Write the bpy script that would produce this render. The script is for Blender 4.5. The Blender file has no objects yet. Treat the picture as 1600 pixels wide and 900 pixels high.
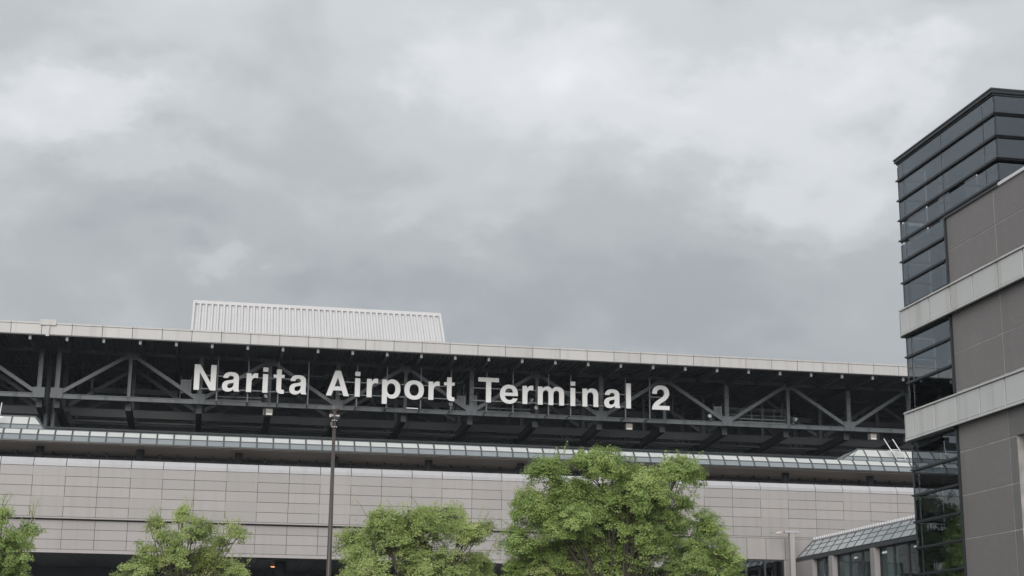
import bpy, math, random
import numpy as np
from mathutils import Vector, Matrix
random.seed(7)
S = bpy.context.scene
C = S.collection

# ------------------------------------------------------------------ camera
cam_d = bpy.data.cameras.new('camera')
cam = bpy.data.objects.new('camera', cam_d); C.objects.link(cam)
AZ, PITCH, ROLL = math.radians(10.72), math.radians(14.01), math.radians(0.62)
fw = Vector((math.sin(AZ)*math.cos(PITCH), math.cos(AZ)*math.cos(PITCH), math.sin(PITCH)))
rt = Vector((math.cos(AZ), -math.sin(AZ), 0)); up = rt.cross(fw)
rt, up = math.cos(ROLL)*rt + math.sin(ROLL)*up, -math.sin(ROLL)*rt + math.cos(ROLL)*up
m = Matrix((rt, up, -fw)).transposed().to_4x4(); m.translation = (0, 0, 1.7)
cam.matrix_world = m
cam_d.sensor_width = 36; cam_d.lens = 54.99; cam_d.clip_end = 5000; cam_d.clip_start = 0.1
S.camera = cam

# ------------------------------------------------------------------ world
SUN_EL, SUN_AZ = 17.0, 197.0        # degrees, azimuth clockwise from +Y (behind the camera, a little left)
S.view_settings.view_transform = 'Standard'; S.view_settings.look = 'None'
S.view_settings.exposure = 0.75; S.view_settings.gamma = 1.0
W = bpy.data.worlds.new('World'); S.world = W; W.use_nodes = True
nt = W.node_tree; nt.nodes.clear()
def N(t, **kw):
    n = nt.nodes.new(t)
    for k, v in kw.items(): setattr(n, k, v)
    return n
def link(a, b): nt.links.new(a, b)
def M(op, a, b=None, c=None, clamp=False):
    n = N('ShaderNodeMath', operation=op, use_clamp=clamp)
    for i, v in enumerate((a, b, c)):
        if v is None: continue
        if isinstance(v, (int, float)): n.inputs[i].default_value = v
        else: link(v, n.inputs[i])
    return n.outputs[0]
tc = N('ShaderNodeTexCoord')
sep = N('ShaderNodeSeparateXYZ'); link(tc.outputs['Generated'], sep.inputs[0])
dx, dy, dz = sep.outputs
zz = M('MAXIMUM', dz, 0.0)
den = M('ADD', zz, 0.45)
px_, py_ = M('DIVIDE', dx, den), M('DIVIDE', dy, den)
cmb = N('ShaderNodeCombineXYZ'); link(px_, cmb.inputs[0]); link(py_, cmb.inputs[1])
def noise(scale, detail, rough, off, dist=0.0, vec=None):
    mp = N('ShaderNodeMapping'); mp.inputs['Location'].default_value = off
    link(vec or cmb.outputs[0], mp.inputs['Vector'])
    n = N('ShaderNodeTexNoise'); n.inputs['Scale'].default_value = scale
    n.inputs['Detail'].default_value = detail; n.inputs['Roughness'].default_value = rough
    n.inputs['Distortion'].default_value = dist
    link(mp.outputs[0], n.inputs['Vector']); return n.outputs['Fac']
# azimuth / elevation in degrees, with a little cloud-shaped warp
warp1 = M('MULTIPLY', M('SUBTRACT', noise(11, 6, .55, (3, 1, 0)), .5), 11.0)
warp2 = M('MULTIPLY', M('SUBTRACT', noise(13, 6, .55, (8, 5, 2)), .5), 5.5)
az = M('ADD', M('MULTIPLY', M('ARCTAN2', dx, dy), 57.2958), warp1)
el = M('ADD', M('MULTIPLY', M('ARCSINE', dz), 57.2958), warp2)
big = noise(2.6, 4, .5, (0.3, 2.2, 0))
mid = noise(7.0, 6, .48, (1.7, 0.4, 0), .4)
fine = noise(19.0, 5, .5, (5.1, 3.3, 0))
val = M('ADD', M('ADD', M('MULTIPLY', M('SUBTRACT', big, .5), .55), M('MULTIPLY', M('SUBTRACT', mid, .5), .62)), M('MULTIPLY', M('SUBTRACT', fine, .5), .20))
# thin and thick places of this cloud cover: azimuth, elevation, half widths, amount
BLOBS = [(11.4, 21.3, 4.8, 2.0, .26), (17.2, 20.6, 2.4, 1.2, .20), (-5.8, 19.9, 3.6, 1.6, .36), (0.2, 14.6, 2.0, 1.0, .34),
         (23.0, 21.0, 3.4, 2.0, .34), (21.6, 17.0, 2.6, 2.2, .26), (9.0, 17.6, 4.5, 1.6, .10), (18.5, 24.0, 8.0, 1.2, .08),
         (4.0, 21.6, 4.0, 1.8, -.13), (16.5, 17.0, 4.0, 1.6, -.10), (-4.5, 16.2, 5.0, 1.5, -.18), (14.0, 14.0, 10.0, 1.9, -.34), (10.0, 11.0, 40.0, 2.0, -.10),
         (26.0, 24.5, 3.5, 1.4, -.16), (5.0, 14.2, 2.5, 1.0, -.06), (-4.0, 23.0, 6.0, 1.4, -.08), (3.0, 17.6, 6.0, 1.3, -.06)]
for a, e, wa, we, amt in BLOBS:
    q = M('ADD', M('POWER', M('DIVIDE', M('SUBTRACT', az, a), wa), 2.0), M('POWER', M('DIVIDE', M('SUBTRACT', el, e), we), 2.0))
    val = M('ADD', val, M('MULTIPLY', M('EXPONENT', M('MULTIPLY', q, -.8)), amt))
val = M('ADD', val, .375, clamp=True)
ramp = N('ShaderNodeValToRGB'); link(val, ramp.inputs[0])
cr = ramp.color_ramp; cr.interpolation = 'EASE'
cr.elements[0].position = .0; cr.elements[0].color = (.345, .362, .385, 1)
cr.elements[1].position = 1.0; cr.elements[1].color = (.77, .79, .82, 1)
for p, c in ((.26, (.41, .424, .436, 1)), (.45, (.48, .497, .51, 1)), (.66, (.585, .60, .62, 1))):
    k = cr.elements.new(p); k.color = c
# overcast sky: brighter towards the zenith
cie = M('DIVIDE', M('ADD', M('MULTIPLY', zz, 2.0), 1.0), 1.66)
SKY_GAIN = 7.35
cl = N('ShaderNodeVectorMath', operation='SCALE'); link(ramp.outputs[0], cl.inputs[0]); link(M('MULTIPLY', cie, SKY_GAIN), cl.inputs['Scale'])
ns = N('ShaderNodeTexSky', sky_type='NISHITA', sun_disc=False)
ns.sun_elevation = math.radians(SUN_EL); ns.sun_rotation = math.radians(SUN_AZ)
mix = N('ShaderNodeMix', data_type='RGBA'); mix.inputs[0].default_value = .95
link(ns.outputs[0], mix.inputs[6]); link(cl.outputs[0], mix.inputs[7])
bg = N('ShaderNodeBackground'); bg.inputs['Strength'].default_value = .10
link(mix.outputs[2], bg.inputs['Color'])
wo = N('ShaderNodeOutputWorld'); link(bg.outputs[0], wo.inputs['Surface'])

# ------------------------------------------------------------------ sun (veiled)
sd = bpy.data.lights.new('sun', 'SUN'); sd.energy = 1.5; sd.angle = math.radians(40); sd.color = (1, .97, .93)
so = bpy.data.objects.new('sun', sd); C.objects.link(so)
sdir = Vector((math.sin(math.radians(SUN_AZ))*math.cos(math.radians(SUN_EL)), math.cos(math.radians(SUN_AZ))*math.cos(math.radians(SUN_EL)), math.sin(math.radians(SUN_EL))))
so.rotation_euler = sdir.to_track_quat('Z', 'Y').to_euler(); so.location = (0, -20, 60)

# ------------------------------------------------------------------ materials
def mat(name, col, rough=.6, var=.08, nscale=.6, streak=0.0, flute=None, bump=0.0, bscale=20, spec=.5, metal=0.0, obj_var=.0, brick=None, grime=(.5, .47, .42)):
    m = bpy.data.materials.new(name); m.use_nodes = True
    t = m.node_tree; b = t.nodes['Principled BSDF']
    b.inputs['Roughness'].default_value = rough; b.inputs['Metallic'].default_value = metal
    b.inputs['Specular IOR Level'].default_value = spec
    g = t.nodes.new('ShaderNodeNewGeometry')
    def nz(scale, sx=1, sz=1, det=5):
        mp = t.nodes.new('ShaderNodeMapping'); mp.inputs['Scale'].default_value = (sx, sx, sz)
        t.links.new(g.outputs['Position'], mp.inputs[0])
        n = t.nodes.new('ShaderNodeTexNoise'); n.inputs['Scale'].default_value = scale; n.inputs['Detail'].default_value = det
        t.links.new(mp.outputs[0], n.inputs['Vector']); return n.outputs['Fac']
    def mm(op, a, bb, clamp=False):
        n = t.nodes.new('ShaderNodeMath'); n.operation = op; n.use_clamp = clamp
        for i, v in enumerate((a, bb)):
            if isinstance(v, (int, float)): n.inputs[i].default_value = v
            else: t.links.new(v, n.inputs[i])
        return n.outputs[0]
    f = mm('ADD', mm('MULTIPLY', mm('SUBTRACT', nz(nscale), .5), 2*var), 1.0)
    if obj_var:
        oi = t.nodes.new('ShaderNodeObjectInfo')
        f = mm('ADD', f, mm('MULTIPLY', mm('SUBTRACT', oi.outputs['Random'], .5), 2*obj_var))
    sc = t.nodes.new('ShaderNodeVectorMath'); sc.operation = 'SCALE'; sc.inputs[0].default_value = col
    t.links.new(f, sc.inputs['Scale']); out = sc.outputs[0]
    if brick:
        sx_ = t.nodes.new('ShaderNodeSeparateXYZ'); t.links.new(g.outputs['Position'], sx_.inputs[0])
        mp = t.nodes.new('ShaderNodeCombineXYZ'); t.links.new(sx_.outputs[1], mp.inputs[0]); t.links.new(sx_.outputs[2], mp.inputs[1])
        bt = t.nodes.new('ShaderNodeTexBrick'); bt.inputs['Scale'].default_value = 1
        bt.inputs['Brick Width'].default_value = brick[0]; bt.inputs['Row Height'].default_value = brick[1]; bt.inputs['Mortar Size'].default_value = brick[2]
        bt.inputs['Color1'].default_value = (1, 1, 1, 1); bt.inputs['Color2'].default_value = (.93, .93, .93, 1); bt.inputs['Mortar'].default_value = (1.16, 1.16, 1.16, 1)
        t.links.new(mp.outputs[0], bt.inputs['Vector'])
        mu = t.nodes.new('ShaderNodeVectorMath'); mu.operation = 'MULTIPLY'
        t.links.new(out, mu.inputs[0]); t.links.new(bt.outputs['Color'], mu.inputs[1]); out = mu.outputs[0]
    if streak:
        s = nz(2.2, 1, .07, 4)
        s2 = mm('MULTIPLY', mm('SUBTRACT', s, .52), 5.0, True)
        mx = t.nodes.new('ShaderNodeMix'); mx.data_type = 'RGBA'
        t.links.new(mm('MULTIPLY', s2, streak), mx.inputs[0]); t.links.new(out, mx.inputs[6])
        gm = t.nodes.new('ShaderNodeVectorMath'); gm.operation = 'MULTIPLY'; gm.inputs[1].default_value = grime
        t.links.new(out, gm.inputs[0]); t.links.new(gm.outputs[0], mx.inputs[7]); out = mx.outputs[2]
    t.links.new(out, b.inputs['Base Color'])
    h = None
    if flute:
        w = t.nodes.new('ShaderNodeTexWave'); w.bands_direction = flute[1]; w.inputs['Scale'].default_value = flute[0]
        t.links.new(g.outputs['Position'], w.inputs['Vector']); h = w.outputs['Fac']; bs = flute[2]
    elif bump:
        h = nz(bscale); bs = bump
    if h is not None:
        bp = t.nodes.new('ShaderNodeBump'); bp.inputs['Strength'].default_value = bs; bp.inputs['Distance'].default_value = .02
        t.links.new(h, bp.inputs['Height']); t.links.new(bp.outputs[0], b.inputs['Normal'])
    return m
def glass_mat(name, tint, ior, rough=0.0, tr=.5):
    m = bpy.data.materials.new(name); m.use_nodes = True
    t = m.node_tree; t.nodes.clear()
    ge = t.nodes.new('ShaderNodeNewGeometry'); dt = t.nodes.new('ShaderNodeVectorMath'); dt.operation = 'DOT_PRODUCT'
    t.links.new(ge.outputs['Incoming'], dt.inputs[0]); t.links.new(ge.outputs['Normal'], dt.inputs[1])
    def mm(op, a, b):
        n = t.nodes.new('ShaderNodeMath'); n.operation = op
        for i, v in enumerate((a, b)):
            if v is None: continue
            if isinstance(v, (int, float)): n.inputs[i].default_value = v
            else: t.links.new(v, n.inputs[i])
        return n.outputs[0]
    sch = mm('POWER', mm('SUBTRACT', 1.0, mm('ABSOLUTE', dt.outputs['Value'], None)), 5.0)
    fr_ = mm('ADD', mm('MULTIPLY', sch, 1-ior), ior)      # Schlick, the same from both sides of the pane
    gl = t.nodes.new('ShaderNodeBsdfGlossy'); gl.inputs['Roughness'].default_value = rough; gl.inputs['Color'].default_value = (.84, .93, 1, 1)
    tp = t.nodes.new('ShaderNodeBsdfTransparent'); tp.inputs['Color'].default_value = (tint[0]*tr, tint[1]*tr, tint[2]*tr, 1)
    # faint waviness of float glass
    g = t.nodes.new('ShaderNodeNewGeometry'); n = t.nodes.new('ShaderNodeTexNoise'); n.inputs['Scale'].default_value = .9
    t.links.new(g.outputs['Position'], n.inputs['Vector'])
    bp = t.nodes.new('ShaderNodeBump'); bp.inputs['Strength'].default_value = .02; bp.inputs['Distance'].default_value = .02
    t.links.new(n.outputs['Fac'], bp.inputs['Height']); t.links.new(bp.outputs[0], gl.inputs['Normal'])
    mx = t.nodes.new('ShaderNodeMixShader'); o = t.nodes.new('ShaderNodeOutputMaterial')
    t.links.new(fr_, mx.inputs[0]); t.links.new(tp.outputs[0], mx.inputs[1]); t.links.new(gl.outputs[0], mx.inputs[2]); t.links.new(mx.outputs[0], o.inputs[0])
    return m
MT = {}
MT['panel'] = mat('wall_panel_paint', (.335, .316, .308), .55, .05, .35, streak=.15, flute=(9, 'Z', .10), obj_var=.055)
MT['panel_low'] = mat('lower_panel_paint', (.335, .315, .312), .55, .05, .35, streak=.15, obj_var=.05)
MT['coping'] = mat('coping_metal', (.41, .405, .42), .45, .05, .5, streak=.18, obj_var=.03)
MT['fascia'] = mat('fascia_metal', (.452, .443, .434), .45, .05, .4, streak=.3, flute=(7, 'Z', .05), obj_var=.05)
MT['white_metal'] = mat('white_ribbed_metal', (.52, .515, .52), .5, .05, .5, streak=.08)
MT['joint'] = mat('dark_joint', (.06, .055, .052), .8)
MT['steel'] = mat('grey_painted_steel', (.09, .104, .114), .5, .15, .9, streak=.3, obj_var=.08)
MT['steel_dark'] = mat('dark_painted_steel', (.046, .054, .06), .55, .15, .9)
MT['inner'] = mat('dark_interior', (.06, .07, .076), .8, .2, .3)
MT['black'] = mat('black_steel', (.018, .025, .027), .6, .2, .8)
MT['deck'] = mat('dark_roof_deck', (.045, .052, .057), .6, .15, .5)
MT['concrete'] = mat('concrete', (.34, .33, .31), .8, .1, .7, streak=.15, bump=.15)
MT['pane_white'] = mat('frosted_white_glass', (.58, .60, .59), .18, .06, .8, streak=.10, spec=.6, obj_var=.05)
MT['pane_grey'] = mat('grey_tinted_glass', (.21, .235, .25), .12, .08, .8, spec=.7, obj_var=.05)
MT['pane_pale'] = mat('pale_blue_roof_glass', (.42, .455, .465), .15, .08, .8, spec=.7, obj_var=.08)
MT['bar'] = mat('glazing_bar', (.07, .075, .08), .5)
MT['soffit'] = mat('brown_slatted_soffit', (.31, .26, .235), .5, .25, .25, flute=(4, 'X', .5))
MT['column'] = mat('dark_column', (.03, .032, .035), .4)
MT['letter'] = mat('white_letter_face', (.67, .675, .68), .5, .03, 1.0)
MT['under'] = mat('dark_soffit_panel', (.16, .165, .168), .5, .15, .5, obj_var=.12)
MT['tile'] = mat('brown_tile', (.203, .190, .187), .55, .10, .5, streak=.22, brick=(.15, .06, .006), grime=(.7, .68, .66))
MT['tile_grey'] = mat('grey_stone', (.17, .168, .165), .7, .15, 1.2, streak=.2, bump=.2, bscale=8)
MT['band'] = mat('pale_band_panel', (.58, .585, .58), .5, .06, .5, streak=.5, obj_var=.05, grime=(.70, .68, .6))
MT['sealant'] = mat('pale_sealant', (.40, .385, .375), .8, .6, 2.5)
MT['fin'] = mat('dark_blue_metal', (.018, .022, .027), .35, .1)
MT['fin_light'] = mat('blue_grey_metal', (.034, .041, .05), .35, .1)
MT['glass'] = glass_mat('tinted_window_glass', (.74, .76, .78), .155, tr=.6)
MT['glass_clear'] = glass_mat('clear_window_glass', (.8, .88, .86), .035, tr=.85)
MT['pane_dark'] = glass_mat('dark_window_glass', (.6, .65, .66), .04, tr=.5)
MT['blind'] = mat('pale_interior_panel', (.42, .46, .45), .7)
MT['pole'] = mat('brown_grey_pole', (.06, .05, .047), .45, .1)
MT['pole_head'] = mat('grey_lamp_housing', (.12, .105, .09), .45)
MT['pink'] = mat('pale_housing', (.55, .46, .45), .5)
MT['pale'] = mat('pale_box', (.32, .29, .265), .5, .2, 4)
MT['cabinet'] = mat('grey_cabinet', (.2, .21, .22), .5)
MT['bright'] = mat('bright_metal', (.75, .75, .76), .3)
MT['bark'] = mat('grey_brown_bark', (.075, .062, .052), .9, .25, 3, bump=.4, bscale=14)
MT['ground'] = mat('asphalt', (.05, .05, .052), .9, .2, .3, bump=.2, bscale=30)
MT['pave'] = mat('pavement_concrete', (.26, .255, .245), .85, .12, .5)
em = bpy.data.materials.new('orange_lamp_glow'); em.use_nodes = True
eb = em.node_tree.nodes['Principled BSDF']; eb.inputs['Base Color'].default_value = (.8, .5, .3, 1)
eb.inputs['Emission Color'].default_value = (1, .42, .2, 1); eb.inputs['Emission Strength'].default_value = .75
MT['glow'] = em
em2 = bpy.data.materials.new('tube_light_glow'); em2.use_nodes = True
eb = em2.node_tree.nodes['Principled BSDF']; eb.inputs['Emission Color'].default_value = (1, .97, .9, 1); eb.inputs['Emission Strength'].default_value = .55
MT['tube'] = em2
def leaf_mat(name, dark, lightc, tipc):
    m = bpy.data.materials.new(name); m.use_nodes = True
    t = m.node_tree; t.nodes.clear()
    at = t.nodes.new('ShaderNodeAttribute'); at.attribute_name = 'tone'
    r = t.nodes.new('ShaderNodeValToRGB'); t.links.new(at.outputs['Fac'], r.inputs[0])
    e = r.color_ramp.elements; e[0].color = (*dark, 1); e[1].color = (*tipc, 1); k = r.color_ramp.elements.new(.72); k.color = (*lightc, 1)
    d = t.nodes.new('ShaderNodeBsdfDiffuse'); tl = t.nodes.new('ShaderNodeBsdfTranslucent'); gl = t.nodes.new('ShaderNodeBsdfGlossy')
    gl.inputs['Roughness'].default_value = .45; gl.inputs['Color'].default_value = (.6, .6, .6, 1)
    t.links.new(r.outputs[0], d.inputs[0])
    hs = t.nodes.new('ShaderNodeHueSaturation'); hs.inputs['Saturation'].default_value = .95; hs.inputs['Value'].default_value = 1.5
    t.links.new(r.outputs[0], hs.inputs['Color']); t.links.new(hs.outputs[0], tl.inputs[0])
    a = t.nodes.new('ShaderNodeMixShader'); a.inputs[0].default_value = .38
    t.links.new(d.outputs[0], a.inputs[1]); t.links.new(tl.outputs[0], a.inputs[2])
    b = t.nodes.new('ShaderNodeMixShader'); b.inputs[0].default_value = .05
    t.links.new(a.outputs[0], b.inputs[1]); t.links.new(gl.outputs[0], b.inputs[2])
    o = t.nodes.new('ShaderNodeOutputMaterial'); t.links.new(b.outputs[0], o.inputs[0])
    return m
MT['leaf'] = leaf_mat('young_green_leaves', (.155, .24, .065), (.385, .485, .165), (.51, .51, .25))
MT['leaf3'] = leaf_mat('dark_green_leaves', (.045, .075, .022), (.085, .125, .04), (.13, .16, .06))
MT['leaf2'] = leaf_mat('yellow_green_leaves', (.21, .285, .09), (.435, .51, .195), (.54, .51, .28))

# ------------------------------------------------------------------ helpers
class MB:
    def __init__(s): s.v = []; s.f = []
    def box(s, x0, x1, y0, y1, z0, z1):
        n = len(s.v)
        s.v += [(x0,y0,z0),(x1,y0,z0),(x1,y1,z0),(x0,y1,z0),(x0,y0,z1),(x1,y0,z1),(x1,y1,z1),(x0,y1,z1)]
        s.f += [tuple(n+i for i in q) for q in ((0,3,2,1),(4,5,6,7),(0,1,5,4),(1,2,6,5),(2,3,7,6),(3,0,4,7))]
        return s
    def beam(s, p, q, w, h, upv=(0, 0, 1)):
        p, q = Vector(p), Vector(q); d = (q-p).normalized(); u = Vector(upv)
        a = d.cross(u)
        if a.length < 1e-4: a = d.cross(Vector((0, 1, 0)))
        a.normalize(); b = a.cross(d); n = len(s.v)
        for e in (p, q):
            for i, j in ((-1,-1),(1,-1),(1,1),(-1,1)): s.v.append(tuple(e + a*i*w/2 + b*j*h/2))
        s.f += [tuple(n+i for i in qd) for qd in ((0,3,2,1),(4,5,6,7),(0,1,5,4),(1,2,6,5),(2,3,7,6),(3,0,4,7))]
        return s
    def tube(s, pts, rad, n=8, cap=True):
        pts = [Vector(p) for p in pts]; base = len(s.v); k = len(pts)
        if not hasattr(rad, '__len__'): rad = [rad]*k
        for i, p in enumerate(pts):
            d = (pts[min(i+1, k-1)] - pts[max(i-1, 0)]).normalized()
            a = d.cross(Vector((0, 0, 1)))
            if a.length < 1e-3: a = Vector((1, 0, 0))
            a.normalize(); b = d.cross(a)
            for j in range(n):
                t = 2*math.pi*j/n
                s.v.append(tuple(p + (a*math.cos(t)+b*math.sin(t))*rad[i]))
        for i in range(k-1):
            for j in range(n):
                s.f.append((base+i*n+j, base+i*n+(j+1) % n, base+(i+1)*n+(j+1) % n, base+(i+1)*n+j))
        if cap:
            s.f.append(tuple(base+j for j in range(n))[::-1]); s.f.append(tuple(base+(k-1)*n+j for j in range(n)))
        return s
    def poly(s, pts):
        n = len(s.v); s.v += [tuple(p) for p in pts]; s.f.append(tuple(range(n, n+len(pts)))); return s
    def slab(s, pts, th):
        """a flat polygon given thickness th along minus its normal"""
        P = [Vector(p) for p in pts]; nrm = (P[1]-P[0]).cross(P[2]-P[0]).normalized(); n = len(s.v); k = len(P)
        s.v += [tuple(p) for p in P] + [tuple(p - nrm*th) for p in P]
        s.f.append(tuple(range(n, n+k))); s.f.append(tuple(range(n+2*k-1, n+k-1, -1)))
        for i in range(k): s.f.append((n+i, n+k+i, n+k+(i+1) % k, n+(i+1) % k))
        return s
    def mesh(s, name, m):
        me = bpy.data.meshes.new(name); me.from_pydata(s.v, [], s.f); me.materials.append(MT[m] if isinstance(m, str) else m); me.update(); return me
    def build(s, name, m, parent=None, loc=None, stuff=False, smooth=False):
        me = s.mesh(name, m)
        if smooth:
            for p in me.polygons: p.use_smooth = len(p.vertices) == 4
        return inst(name, me, parent, loc, stuff)
def inst(name, me, parent=None, loc=None, stuff=False):
    o = bpy.data.objects.new(name, me); C.objects.link(o)
    if parent is not None: o.parent = parent
    if loc is not None: o.location = loc
    if stuff: o['kind'] = 'stuff'
    return o
def thing(name, label, cat, loc=(0, 0, 0), group=None):
    o = bpy.data.objects.new(name, None); C.objects.link(o); o.location = loc; o.empty_display_size = .5
    o['label'] = label; o['category'] = cat
    if group: o['group'] = group
    return o
def tag(o, label, cat, group=None):
    o['label'] = label; o['category'] = cat
    if group: o['group'] = group
    return o
BOXC = {}
def boxm(name, m, sx, sy, sz, bev=0.0):
    """box mesh shared between alike pieces; origin at low corner, front edge optionally chamfered"""
    key = (name, m, round(sx, 4), round(sy, 4), round(sz, 4), bev)
    if key not in BOXC:
        b = MB()
        if bev:
            c = bev
            b.v = [(0,c,0),(sx,c,0),(sx,c,sz),(0,c,sz),(c,0,c),(sx-c,0,c),(sx-c,0,sz-c),(c,0,sz-c),(0,sy,0),(sx,sy,0),(sx,sy,sz),(0,sy,sz)]
            b.f = [(4,5,6,7),(0,1,5,4),(1,2,6,5),(2,3,7,6),(3,0,4,7),(1,0,8,9),(2,1,9,10),(3,2,10,11),(0,3,11,8),(8,11,10,9)]
        else: b.box(0, sx, 0, sy, 0, sz)
        BOXC[key] = b.mesh(name, m)
    return BOXC[key]
def structure(o): o['kind'] = 'structure'; return o

# ------------------------------------------------------------------ ground
g = MB(); g.poly([(-700,-700,0),(700,-700,0),(700,700,0),(-700,700,0)]); structure(g.build('ground', 'ground'))
g = MB(); g.box(-60, 80, 38, 62, 0.004, .13); structure(g.build('pavement', 'pave'))

# ================================================================== TERMINAL
T = thing('terminal_building', 'long grey airport terminal with exposed roof truss, glass canopy and panelled wall', 'terminal', (16, 100, 0))
def tpart(name, mb, m, parent=None, **k):
    o = mb.build(name, m, parent or T, **k)
    return o
# everything under T is built in world coordinates, so parts are shifted back by T's origin
OFF = (-16, -100, 0)
def P(name, mb, m, parent=None, stuff=False, smooth=False):
    if parent is None or parent is T: return mb.build(name, m, T, OFF, stuff, smooth)
    return mb.build(name, m, parent, None, stuff, smooth)
def PI(name, me, loc, parent):
    return inst(name, me, parent, loc)

# ---- panelled wall
wallb = MB(); wallb.box(-24, 76, 100.06, 100.6, 10.9, 14.1).box(-24, 31.09, 100.36, 100.56, 8.90, 10.899)
wall = P('panelled_wall', wallb, 'joint')
COL0, CW = -7.032, 1.9565
ROWS = [14.13, 13.52, 12.91, 12.28, 11.65, 11.03]
def dark_v(j, row):          # is the vertical joint left of column j dark in this row
    k = j % 3
    if k == 0: return True
    return row in ('cap', 1, 2, 4)
def colx(j): return COL0 + CW*j
G1, G0 = .021, .005
for j in range(-7, 32):
    x0, x1 = colx(j), colx(j+1); kind = (j % 3)      # 0 right of the dark joint, 2 left of it, 1 plain
    # coping: sloped light top and a short vertical face
    gl = G1 if dark_v(j, 'cap') else G0; gr = G1 if dark_v(j+1, 'cap') else G0
    w = x1-x0-gl-gr; key = ('coping', round(gl, 3), round(gr, 3))
    if key not in BOXC:
        b = MB(); n = 0
        prof = [(0, 0), (0, .20), (.26, .50), (.62, .54), (.62, 0)]
        b.v = [(0, y, z) for y, z in prof] + [(w, y, z) for y, z in prof]
        b.f = [(0,5,6,1),(1,6,7,2),(2,7,8,3),(3,8,9,4),(4,9,5,0),(0,1,2,3,4),(9,8,7,6,5)]
        BOXC[key] = b.mesh('coping_panel', 'coping')
    PI('coping_panel', BOXC[key], (x0+gl, 99.97, 14.13+.012), wall)
    for r in range(5):
        zt, zb = ROWS[r], ROWS[r+1]
        dl, dr = dark_v(j, r), dark_v(j+1, r)
        dt = {0: kind != 1, 1: kind != 1, 2: True, 3: kind != 1, 4: kind != 1}[r] if r else kind != 1
        top = (r == 0 and kind != 1) or (r == 1 and kind != 1) or (r == 2 and False) or (r == 3 and kind != 1) or (r == 4 and kind != 1)
        # joints: 14.13 / 13.52 / 12.91 / 12.28 / 11.65
        Jd = [kind != 1, kind != 1, True, kind != 1, kind != 1, True]
        gt = (G1 if Jd[r] else G0)*.5; gb = (G1 if Jd[r+1] else G0)*.5
        gl = (G1 if dl else G0)*.5; gr = (G1 if dr else G0)*.5
        PI('wall_panel', boxm('wall_panel', 'panel', x1-x0-gl-gr, .06, zt-zb-gt-gb, .006), (x0+gl, 100.0, zb+gb), wall)
lip = MB(); lip.box(-24, 76, 99.985, 100.3, 10.93, 11.02); P('lip_trim', lip, 'panel', wall)
LR = [10.86, 10.29, 9.67, 9.08]
for j in range(-7, 20):
    x0, x1 = colx(j), min(colx(j+1), 31.1)
    if x1-x0 < .2: continue
    g = .014 if j % 3 == 0 else .008
    for r in range(3):
        PI('lower_panel', boxm('lower_panel', 'panel_low', x1-x0-2*g, .07, LR[r]-LR[r+1]-.02, .006), (x0+g, 100.29, LR[r+1]+.01), wall)
tr = MB(); tr.box(-24, 31.1, 100.28, 100.4, 8.87, 9.07); P('bottom_trim', tr, 'panel_low', wall)
# ---- soffit under the overhang, its strips and the dark rear wall
sb = MB(); sb.box(-24, 31.1, 100.42, 114, 8.96, 9.2); soff = P('overhang_soffit', sb, 'inner')
for i in range(57):
    x = -24 + i*.966
    PI('soffit_panel', boxm('soffit_panel', 'under', .93, 13.2, .05), (x, 100.6, 8.905), soff)
for x in (3.1, 4.75, 13.0, -3.5): PI('soffit_grille', boxm('soffit_grille', 'inner', .8, .9, .03), (x, 101.3, 8.872), soff)
rw = MB(); rw.box(-24, 31.1, 114, 114.4, 0, 9.2); P('rear_wall', rw, 'inner')
for k in range(7):
    rw = MB(); rw.box(-22+k*8, -17.4+k*8, 113.8, 114, 0, 7.6); P('rear_panel', rw, 'under')
for k in range(7):
    c = MB(); c.tube([(-20+k*8.2, 104, 0), (-20+k*8.2, 104, 8.9)], .4, 14); P('support_column', c, 'column', smooth=True)
# ---- lower right corner: big panels over windows
lw = MB(); lw.box(31.1, 60, 100.08, 114, 0, 8.95).box(31.1, 60, 100.08, 100.4, 8.951, 10.92); low = P('corner_wall', lw, 'joint')
for x0, x1 in ((31.1, 32.3), (32.3, 33.63), (33.63, 34.97), (34.97, 36.3), (36.3, 37.64), (37.64, 38.27), (38.27, 40.47), (40.47, 42.5), (42.5, 44.5), (44.5, 46.5), (46.5, 48.5), (48.5, 50.5)):
    PI('corner_panel', boxm('corner_panel', 'panel', x1-x0-.025, .1, 1.38, .006), (x0+.012, 99.975, 9.53), low)
for x0, x1 in ((37.64, 38.27), (38.27, 40.47), (40.47, 44), (44, 48), (48, 50.5)):
    PI('corner_panel', boxm('corner_panel', 'panel_low', x1-x0-.025, .1, 9.49, .006), (x0+.012, 99.985, .02), low)
for x0, x1 in ((31.15, 32.3), (32.3, 33.6), (33.6, 34.89), (34.89, 36.2), (36.2, 37.5)):
    fr = MB()
    fr.box(x0, x0+.07, 99.98, 100.07, 4, 9.5).box(x1-.07, x1, 99.98, 100.07, 4, 9.5).box(x0+.07, x1-.07, 99.98, 100.07, 9.42, 9.5).box(x0+.07, x1-.07, 99.98, 100.07, 4, 4.1)
    w = P('window_frame', fr, 'column', low)
    gm = MB(); gm.box(x0+.07, x1-.07, 100.03, 100.05, 4.1, 9.42); P('window_pane', gm, 'pane_dark' if 'pane_dark' in MT else 'glass', low)
pil = MB(); pil.box(37.52, 37.63, 99.93, 100.07, 0, 9.5); P('window_jamb', pil, 'panel_low', low)

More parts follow.
